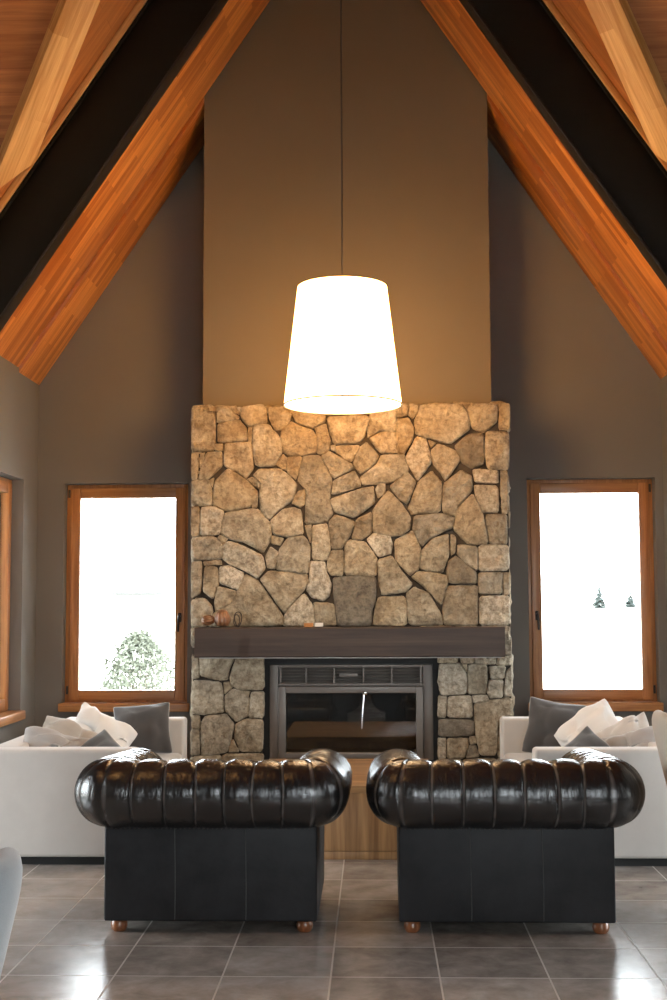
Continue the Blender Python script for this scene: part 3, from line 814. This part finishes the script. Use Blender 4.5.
lp2 = copy_tree(lp); lp2.location = (-2.1, 3.9, 4.1);  # unseen lamp, added to warm the ceiling corners and the chairs
SHADE2 = emit('added_lamp_shade', LAMP_C, SHADE2_E)
for ch in lp2.children:
    if ch.material_slots[0].material in (SHADE, DIFFU): ch.material_slots[0].link = 'OBJECT'; ch.material_slots[0].material = SHADE2
lp2['label'] = 'second lit drum pendant lamp, added in the hall above the frame for warm light'

# ------------------------------------------------------------------ coffee table
ct = root('coffee_table', 'low block shaped walnut coffee table in front of the fireplace', 'table', (X0+.02, 7.42, 0))
put('body', box(bmesh.new(), (-.50,-.575,.046), (.50,.575,.352), .003), TABLEW, ct, 30)
put('plinth', box(bmesh.new(), (-.50,-.573,0), (.50,.573,.043), .003), TABLEW, ct, 30)
put('tabletop', box(bmesh.new(), (-.502,-.578,.353), (.502,.578,.392), .004, 3), TABLET, ct, 30)

# ------------------------------------------------------------------ chesterfield armchairs
def roll_mesh(hw, yF, seed):
    bm = bmesh.new(); wl = bm.verts.layers.float.new('crease_glint')
    rc = .05; step = .0035; path = []
    def seg(p, q, nrm):
        n = int((Vector(q)-Vector(p)).length/step)
        for k in range(n): path.append((Vector(p).lerp(Vector(q), k/n), Vector(nrm)))
    seg((-hw,yF), (-hw,rc), (-1,0))
    na = 20
    for k in range(na):
        a = PI+PI/2*k/na; path.append((Vector((-hw+rc+rc*math.cos(a), rc+rc*math.sin(a))), Vector((math.cos(a), math.sin(a)))))
    seg((-hw+rc,0), (hw-rc,0), (0,-1))
    for k in range(na):
        a = -PI/2+PI/2*k/na; path.append((Vector((hw-rc+rc*math.cos(a), rc+rc*math.sin(a))), Vector((math.cos(a), math.sin(a)))))
    seg((hw,rc), (hw,yF), (1,0)); path.append((Vector((hw,yF)), Vector((1,0))))
    # arc positions measured along the outer roll so that pleats fan at the corners
    s = [0.0]
    for (p, n_), (q, m_) in zip(path, path[1:]): s.append(s[-1] + ((q+m_*.10)-(p+n_*.10)).length)
    tot = s[-1]; mid = tot/2
    rnd = random.Random(seed)
    pleats = []; x = 0.0
    pos = [mid-.062-.122*k for k in range(12)]+[mid+.062+.122*k for k in range(12)]
    for x in sorted(pos):
        if .05 < x < tot-.04: pleats.append((x+rnd.uniform(-.008,.008), rnd.uniform(-.035,.035), rnd.uniform(.8,1.25)))
    prof = []
    for k in range(44): prof.append(('c', -100+(285)*k/43.0))
    for k in range(1, 10): prof.append(('l', k/9.0))
    cn, cz, R0 = -.008, .580, .141
    cols = []; btn = []
    for i, (p, nrm) in enumerate(path):
        t = max(0, (p.y-.1)/(yF-.1)); lift = -.042*t
        col = []
        for kind, a in prof:
            crease_glint = 0
            if kind == 'c':
                ar = math.radians(a)
                f = 1.0
                crease = 0; puff = 0; dim = 0; crease_glint = 0
                near = 1e9
                for (x, sk, am) in pleats:
                    lean = x+sk*(math.cos(ar)*.5-.2)
                    d = s[i]-lean
                    near = min(near, abs(d))
                    if abs(d) < .08:
                        w = min(1, max(0, (a+95)/40))
                        crease += am*(math.exp(-(d/.0045)**2)*.008+math.exp(-(d/.014)**2)*.0015)*w; crease_glint = max(crease_glint, w*math.exp(-((d-.004)/.0032)**2)*min(1, max(0, (92-a)/14))*(.55+.45*noise.noise(Vector((a*.06, x*9, seed)))))  # light line painted beside each crease as its highlight
                        up = math.exp(-((a-92)/12)**2)
                        dim += up*math.exp(-(d/.019)**2)*.025
                puff = .0035*min(1, near/.05)*max(0, math.sin(math.radians(min(180, max(0, (a+80))))))
                wr = noise.noise(Vector((s[i]*16, a*.018, seed)))*.0035 + noise.noise(Vector((s[i]*42, a*.02, seed+3)))*.0012
                r = R0 - crease - dim + puff + wr
                n_, z = cn+r*math.cos(ar)*(1 if a < 90 else .98), cz+lift+r*math.sin(ar)
            else:
                n0, z0 = cn-R0*.98+.004, cz+lift-.012
                n_, z = n0-.012*a, z0+(.33-z0)*a
                # buttoned inner face
                for row, (zr, sh) in enumerate(((.505,.061),(.415,0))):
                    for (x, sk, am) in pleats:
                        d = s[i]-(x+sh); n_ += .028*math.exp(-(d/.028)**2-((z-zr-lift)/.028)**2)
            q = p+nrm*n_
            if n_ < 0:
                m = -n_; q = Vector((max(-hw+m, min(hw-m, q.x)), max(q.y, m)))
            v_ = bm.verts.new((q.x, q.y, z)); v_[wl] = crease_glint; col.append(v_)
        cols.append(col)
    for A, B in zip(cols, cols[1:]):
        for k in range(len(prof)-1): bm.faces.new((A[k], A[k+1], B[k+1], B[k]))
    bm.faces.new(cols[0]); bm.faces.new(cols[-1][::-1])
    # buttons sit in the dimples of the top row
    for (x, sk, am) in pleats:
        i = min(range(len(s)), key=lambda k: abs(s[k]-(x-.2*sk-.12*sk)))
        p, nrm = path[i]; t = max(0, (p.y-.1)/(yF-.1)); ar = math.radians(90); r = R0-.030
        n_ = cn+r*math.cos(ar); q = p+nrm*n_
        if n_ < 0: m = -n_; q = Vector((max(-hw+m, min(hw-m, q.x)), max(q.y, m)))
        btn.append(Vector((q.x, q.y, cz-.042*t+r*math.sin(ar))))
    return bm, btn
BTN = None
def chesterfield(loc, rz, seed, label):
    global BTN
    hw, yF = .4485, .76
    r = root('chesterfield_armchair', label, 'armchair', loc, rz, 'black chesterfield armchairs')
    bm, btn = roll_mesh(hw, yF, seed)
    bmesh.ops.remove_doubles(bm, verts=bm.verts, dist=.0002)
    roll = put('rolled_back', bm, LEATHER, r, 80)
    for p in btn:
        if BTN is None:
            t = bmesh.new(); lathe(t, [(.0,-.004),(.010,-.003),(.0125,.001),(.009,.005),(.0,.0065)], 14)
            o = put('button', t, LEATHERF, roll); BTN = o.data
        else:
            o = bpy.data.objects.new('button', BTN); link(o, roll)
        o.location = p
    b = bmesh.new()
    box(b, (-hw,0,.052), (hw,.15,.462), .010, 3); box(b, (-hw,.13,.053), (-hw+.155,yF-.005,.455), .010, 3); box(b, (hw-.155,.13,.053), (hw,yF-.005,.455), .010, 3); box(b, (-hw+.14,.12,.056), (hw-.14,yF-.012,.30), .010, 3)
    base = put('base', b, LEATHERF, r, 50)
    for x in (-.149, .149):
        sm = bmesh.new(); tube(sm, [(x+.002*math.sin(z*9), -.0006, z) for z in [.06+.385*k/16 for k in range(17)]], .0021, 6)
        put('seam', sm, SEAM, base)
    nt_ = bmesh.new()
    for k in range(46):
        t = bmesh.new(); bmesh.ops.create_icosphere(t, subdivisions=1, radius=.0042); merge(nt_, t, Matrix.Translation((-hw+.012+k*(2*hw-.024)/45, -.001, .436)))
    put('nail_trim', nt_, BRONZE, base)
    for sx in (-1, 1):
        f = bmesh.new(); cx = sx*(hw-.008*-1-.0) ; pts = []
        ccx = sx*(hw+(-.008)); 
        for k in range(25):
            a = math.radians(-52+284*k/24); pts.append((ccx+sx*.124*math.cos(a), .536+.124*math.sin(a)))
        pts += [(ccx-sx*.075, .40), (ccx-sx*.085, .06), (ccx+sx*.006, .06), (ccx+sx*.006, .42)]
        prism(f, pts, yF-.004, yF+.018); bmesh.ops.bevel(f, geom=f.edges[:], offset=.004, segments=2, affect='EDGES')
        put('arm_front', f, LEATHERF, r, 40)
        for yy in (.062, yF-.07):
            lg = bmesh.new(); lathe(lg, [(.0,0),(.026,0),(.033,.010),(.036,.024),(.033,.040),(.026,.052),(.0,.052)], 24, (sx*(hw-.055), yy, .0005))
            put('leg', lg, LEGW, r, 50)
    c = box(bmesh.new(), (-.288,.165,.302), (.288,yF+.005,.452), .045, 5)
    put('seat_cushion', c, LEATHER, r, 60)
    return r
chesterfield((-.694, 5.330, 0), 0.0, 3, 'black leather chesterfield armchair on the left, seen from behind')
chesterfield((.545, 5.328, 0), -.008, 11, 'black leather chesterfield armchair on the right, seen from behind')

# ------------------------------------------------------------------ sofas along both side walls
def sofa(sg, xf, xb, label):
    """xf: front edge, xb: back edge (world x); arms at both ends"""
    y0, y1, zt = 6.655, 8.545, .606
    cx, cy = (xf+xb)/2, (y0+y1)/2; w = abs(xb-xf)/2; h = (y1-y0)/2
    r = root('sofa', label, 'sofa', (cx, cy, 0), 0, 'pale fabric sofas')
    f = -sg                                   # direction of the front along x
    def B(x0, x1): return (min(x0, x1), max(x0, x1))
    a0, a1 = B(f*w, -f*w)
    for nm, ya, yb in (('near', -h, -h+.155), ('far', h-.155, h)):
        put('arm', box(bmesh.new(), (a0,ya,.045), (a1,yb,zt), .022, 4), LINEN, r, 60)
    a, c = B(-f*w, -f*(w-.16))
    put('back', box(bmesh.new(), (a,-h+.150,.046), (c,h-.150,zt-.001), .022, 4), LINEN, r, 60)
    a, c = B(f*(w-.015), -f*(w-.15))
    put('seat_base', box(bmesh.new(), (a,-h+.15,.047), (c,h-.15,.25), .012, 3), LINEN, r, 60)
    a, c = B(f*(w-.005), -f*(w-.165))
    for k in (0, 1):
        ya = -h+.158+k*(h-.158); put('seat_cushion', box(bmesh.new(), (a,ya+.003,.251), (c,ya+h-.161,.385), .035, 5), LINEN, r, 60)
    put('plinth', box(bmesh.new(), (a0+.05,-h+.05,0), (a1-.05,h-.05,.046)), BLACKM, r, 0)
    return r
sofa(-1, -1.270, -2.085, 'pale linen sofa at the left, under the window with the bush')
sofa(1, .838, 1.660, 'pale linen sofa at the right, under the window with conifers')

# ------------------------------------------------------------------ cushions
def cushion(name, m, w, h, t, M, label, group, piping=None, seed=0, wr=.012):
    bm = bmesh.new()
    def fn(u, v):
        x = w/2*u*(1-.10*(1-v*v)*abs(u)**3)*(1-.05*(u*v)**6); z = h/2*v*(1-.10*(1-u*u)*abs(v)**3)*(1-.05*(u*v)**6)
        y = noise.noise(Vector((u*1.7, v*1.7, seed)))*wr*2 
        return (x, y, z)
    th = lambda u, v: t*(1+.25*noise.noise(Vector((u*2.2, v*2.2, seed+5)))+.10*noise.noise(Vector((u*5, v*5, seed+8))))
    pad(bm, fn, 26, 26, th, 2.2)
    o = put(name, bm, m, None, 180); o.matrix_world = M
    if piping:
        E = [(-1+2*k/16, -1) for k in range(16)]+[(1, -1+2*k/16) for k in range(16)]+[(1-2*k/16, 1) for k in range(16)]+[(-1, 1-2*k/16) for k in range(16)]
        p = bmesh.new(); tube(p, [fn(u, v) for u, v in E], .0032, 6, True)
        put('piping', p, piping, o)
    return tag(o, label, 'cushion', group)
def CM(x, y, z, yaw=0, tilt=0, spin=0):
    """cushion standing with its face towards -y; tilt leans its top away, yaw turns it, spin turns it in its own plane"""
    return Matrix.Translation((x,y,z)) @ Matrix.Rotation(yaw, 4, 'Z') @ Matrix.Rotation(-tilt, 4, 'X') @ Matrix.Rotation(spin, 4, 'Y')
gl, gr = 'cushions on the left sofa', 'cushions on the right sofa'
D2 = math.radians
cushion('scatter_cushion', CHARC, .38, .35, .13, CM(-1.525, 8.27, .545, D2(6), D2(16), D2(-5)), 'charcoal square cushion leaning on far arm of the left sofa', gl, PIPE, 1)
cushion('scatter_cushion', LINEN2, .42, .38, .19, CM(-1.74, 7.93, .520, D2(35), D2(30), D2(38)), 'large white cushion with raised corner leaning on the left sofa back', gl, None, 2, .02)
cushion('scatter_cushion', GREIGE, .42, .36, .17, CM(-1.83, 7.52, .500, D2(30), D2(34), D2(28)), 'pale grey beige cushion slumped before the white one on left sofa', gl, None, 3, .02)
cushion('scatter_cushion', GREYP, .42, .34, .17, CM(-1.80, 7.06, .510, D2(20), D2(36), D2(16)), 'light grey cushion nearest the near arm of the left sofa', gl, None, 4, .02)
cushion('scatter_cushion', CHARC, .36, .34, .11, CM(-1.54, 7.02, .480, D2(-12), D2(38), D2(38)), 'small dark cushion with one corner up at near arm of left sofa', gl, PIPE, 5)
cushion('scatter_cushion', CHARC, .38, .38, .13, CM(1.165, 8.26, .552, D2(-14), D2(18), D2(8)), 'charcoal square cushion leaning on far arm of the right sofa', gr, PIPE, 6)
cushion('scatter_cushion', LINEN2, .42, .38, .19, CM(1.36, 7.95, .528, D2(-30), D2(28), D2(-40)), 'large white cushion with raised corner leaning on the right sofa back', gr, None, 7, .02)
cushion('scatter_cushion', LINEN, .42, .36, .17, CM(1.46, 7.50, .510, D2(-30), D2(32), D2(-30)), 'pale linen cushion slumped before the white one on right sofa', gr, None, 8, .02)
cushion('scatter_cushion', GREYP, .42, .34, .17, CM(1.47, 7.10, .515, D2(-22), D2(36), D2(-14)), 'light grey cushion nearest the near arm of the right sofa', gr, None, 9, .02)
cushion('scatter_cushion', CHARC, .36, .34, .11, CM(1.18, 7.04, .488, D2(10), D2(38), D2(-36)), 'small dark cushion with one corner up at near arm of right sofa', gr, PIPE, 10)

# ------------------------------------------------------------------ upholstered chairs at the picture's edges
def dining_chair(m, loc, rz, label):
    r = root('upholstered_chair', label, 'chair', loc, rz, 'upholstered chairs at the edges')
    # faces +y, back at -y
    bm = bmesh.new()
    def fn(u, v):
        k = (v+1)/2
        w = .205+.045*k
        rn = 1-.16*max(0, (v-.55)/.45)**3
        return (w*u*rn, -.225-.115*k+.085*u*u, .40+.515*k-.05*abs(u)**4*max(0, v)**2)
    pad(bm, fn, 24, 24, .075, 8.0)
    put('backrest', bm, m, r, 180)
    put('seat', box(bmesh.new(), (-.235,-.235,.37), (.235,.245,.48), .035, 5), m, r, 60)
    put('seat_rail', box(bmesh.new(), (-.215,-.215,.335), (.215,.225,.372), .004), DARKLEG, r, 30)
    for sx in (-1, 1):
        for sy in (-1, 1):
            l_ = bmesh.new(); tube(l_, [(sx*.19, sy*.19, .34), (sx*.205, sy*.215-(.03 if sy < 0 else 0), .0)], [.022,.014], 10); put('leg', l_, DARKLEG, r, 40)
    return r
dining_chair(BLUEG, (-1.035, 2.36, 0), D2(90), 'blue grey upholstered chair, back showing at lower left edge')
dining_chair(CREAMF, (1.545, 5.40, 0), D2(-90), 'cream upholstered chair, back showing before the right sofa')

# ------------------------------------------------------------------ outside
def ground():
    bm = bmesh.new(); N = 40
    g = {}
    for i in range(N+1):
        for j in range(N+1):
            x = -260+520*i/N; y = -120+520*j/N
            d = max(0, y-25)
            z = -.65+ (d*.012 if x < 5 else -.0*d)+noise.noise(Vector((x*.02, y*.02, 0)))*min(2.5, d*.015)
            g[i, j] = bm.verts.new((x, y, z))
    for i in range(N):
        for j in range(N): bm.faces.new((g[i,j], g[i+1,j], g[i+1,j+1], g[i,j+1]))
    return bm
GROUND = plain('pale_dry_grass', (.62,.60,.54), .95, var=.12, scale=.4)
tag(put('terrain', ground(), GROUND, None, 60), 'pale dry ground outside the windows', 'ground', kind='structure')
CONI = plain('hazy_conifer_needles', (.048,.062,.055), .9, var=.25, scale=2)
BUSHM = plain('pale_bush_leaves', (.085,.094,.068), .9, var=.3, scale=9)
BARK = plain('grey_bark', (.2,.17,.14), .9)
def conifer(loc, h, w, seed, label):
    rnd = random.Random(seed); r = root('conifer_tree', label, 'tree', loc, 0, 'conifers on the far slope')
    put('trunk', tube(bmesh.new(), [(0,0,0),(0,0,h*.95)], [h*.025, h*.006], 8), BARK, r)
    bm = bmesh.new()
    for k in range(26):
        f = k/25; z = h*(.08+.9*f); rad = w*(1-f)**.85+.05*h*.2
        for j in range(int(9+9*(1-f))):
            a = rnd.uniform(0, 2*PI); ln = rad*rnd.uniform(.75,1.1); dz = -.10*h*(1-f)*.8*rnd.uniform(.6,1.2)
            d = Vector((math.cos(a), math.sin(a), 0)); s = Vector((-d.y, d.x, 0))
            p0 = Vector((0,0,z+.03*h)); p1 = d*ln*.6+s*ln*.22+Vector((0,0,z+dz*.5)); p2 = d*ln*.6-s*ln*.22+Vector((0,0,z+dz*.5)); p3 = d*ln+Vector((0,0,z+dz))
            v = [bm.verts.new(p) for p in (p0,p1,p3,p2)]; bm.faces.new(v)
    put('foliage', bm, CONI, r, 0)
def gz(x, y):
    d = max(0, y-25)
    return -.65+(d*.012 if x < 5 else 0)+noise.noise(Vector((x*.02, y*.02, 0)))*min(2.5, d*.015)
conifer((35.7, 200, -1.0), 5.2, 2.3, 1, 'taller hazy conifer seen through the right window')
conifer((40.6, 200, -1.0), 4.3, 2.2, 2, 'shorter hazy conifer beside the taller one through the right window')
def bush(loc, w, h, label):
    rnd = random.Random(5); r = root('garden_bush', label, 'bush', loc)
    st = bmesh.new(); fo = bmesh.new()
    for k in range(26):
        a = rnd.uniform(0, 2*PI); t = rnd.uniform(.2,1); top = Vector((math.cos(a)*w*.8*t, math.sin(a)*w*.8*t, h*(1.02-.35*t*t)*rnd.uniform(.75,1)))
        tube(st, [(0,0,0), top*.5+Vector((0,0,.08)), top], [.012,.007,.003], 5)
    put('stems', st, BARK, r)
    for k in range(4300):
        a = rnd.uniform(0, 2*PI); t = rnd.random()**.45; zf = rnd.random()**.8
        rr = w*(math.sin(PI*min(1, .22+.72*zf)))*t*(1+.35*noise.noise(Vector((math.cos(a)*1.6, math.sin(a)*1.6, zf*3+7))))
        p = Vector((math.cos(a)*rr, math.sin(a)*rr, h*(.06+.96*zf)+.07*noise.noise(Vector((a*2, zf*4, 1)))))
        d = Vector((rnd.gauss(0,1), rnd.gauss(0,1), rnd.gauss(.3,1))).normalized(); s = d.orthogonal().normalized(); ln = rnd.uniform(.045,.085)
        v = [fo.verts.new(q) for q in (p, p+d*ln*.5+s*ln*.28, p+d*ln, p+d*ln*.5-s*ln*.28)]; fo.faces.new(v)
    put('foliage', fo, BUSHM, r, 0)
bush((-3.0, 16, -.65), .62, 1.58, 'pale green bush seen low through the left window')
HW_ = plain('hazy_render', (.12,.12,.115), .9); HR_ = plain('hazy_roof', (.055,.055,.055), .8); HG_ = plain('hazy_panes', (.25,.27,.28), .4)
hz = gz(-22.6, 120)
hs_ = root('house', 'faint pale house seen far off through the left window', 'house', (-22.6, 120, hz))
top = 2.35-hz
put('wall', box(bmesh.new(), (-2.2,-2,-.5), (2.2,2,top-.25)), HW_, hs_, 0)
bm = prism(bmesh.new(), [(-2.6,top-.27),(2.6,top-.27),(2.4,top+.12),(-2.4,top+.12)], -2.4, 2.4); put('roof', bm, HR_, hs_, 0)
for x in (-1.3, .6): put('window', box(bmesh.new(), (x,-2.05,top-1.3), (x+.6,-1.98,top-.6)), HG_, hs_, 0)

# ------------------------------------------------------------------ light
w = bpy.data.worlds.new('World'); bpy.context.scene.world = w; w.use_nodes = True
bg = w.node_tree.nodes['Background']; bg.inputs[0].default_value = (*SKY_C, 1); bg.inputs[1].default_value = SKY
def portal(loc, rot, sx, sy):
    d = bpy.data.lights.new('portal', 'AREA'); d.shape = 'RECTANGLE'; d.size = sx; d.size_y = sy; d.cycles.is_portal = True
    o = bpy.data.objects.new('window_daylight_portal', d); link(o); o.location = loc; o.rotation_euler = rot; o['kind'] = 'helper'
for k in (1, 2):
    a = WIN[k]; portal(((a[0]+a[1])/2, YW+.2, (a[2]+a[3])/2), (-PI/2,0,0), a[1]-a[0], a[3]-a[2])
portal((XL-.2, ym, (SW[2]+SW[3])/2), (0,-PI/2,0), hs, ws); portal((XR+.2, ym, (SW[2]+SW[3])/2), (0,PI/2,0), hs, ws)
portal((-5.16, 5.59, 1.15), (0,-PI/2,0), 2.3, 2.3); portal((1.20, -2.16, 1.70), (PI/2,0,0), 1.5, 2.5); portal((4.81, 5.59, 1.15), (0,PI/2,0), 2.3, 2.3)
d = bpy.data.lights.new('pendant_bulb', 'POINT'); d.energy = BULB; d.color = LAMP_C; d.shadow_soft_size = .05
o = bpy.data.objects.new('pendant_bulb', d); link(o); o.location = (-.179, 7.4, 2.56+.40); o.parent = None

# ------------------------------------------------------------------ camera and view
cd = bpy.data.cameras.new('camera'); cam = bpy.data.objects.new('camera', cd); link(cam)
cd.sensor_fit = 'HORIZONTAL'; cd.sensor_width = 36; cd.lens = 36*1250/667; cd.clip_end = 2000; cd.clip_start = .05
yaw, pitch, roll = 0.031979157, 0.079953014, -0.00383972
cam.matrix_world = Matrix.Translation((0,0,1.39)) @ Matrix.Rotation(yaw, 4, 'Z') @ Matrix.Rotation(PI/2+pitch, 4, 'X') @ Matrix.Rotation(roll, 4, 'Z')
sc = bpy.context.scene; sc.camera = cam
vs = sc.view_settings; vs.view_transform = 'Standard'; vs.look = 'None'; vs.gamma = 1; vs.use_curve_mapping = False; vs.exposure = EXPOSURE
sc.cycles.use_denoising = True; sc.cycles.max_bounces = 8; sc.cycles.diffuse_bounces = 5; sc.cycles.transparent_max_bounces = 12; sc.cycles.sample_clamp_indirect = 8
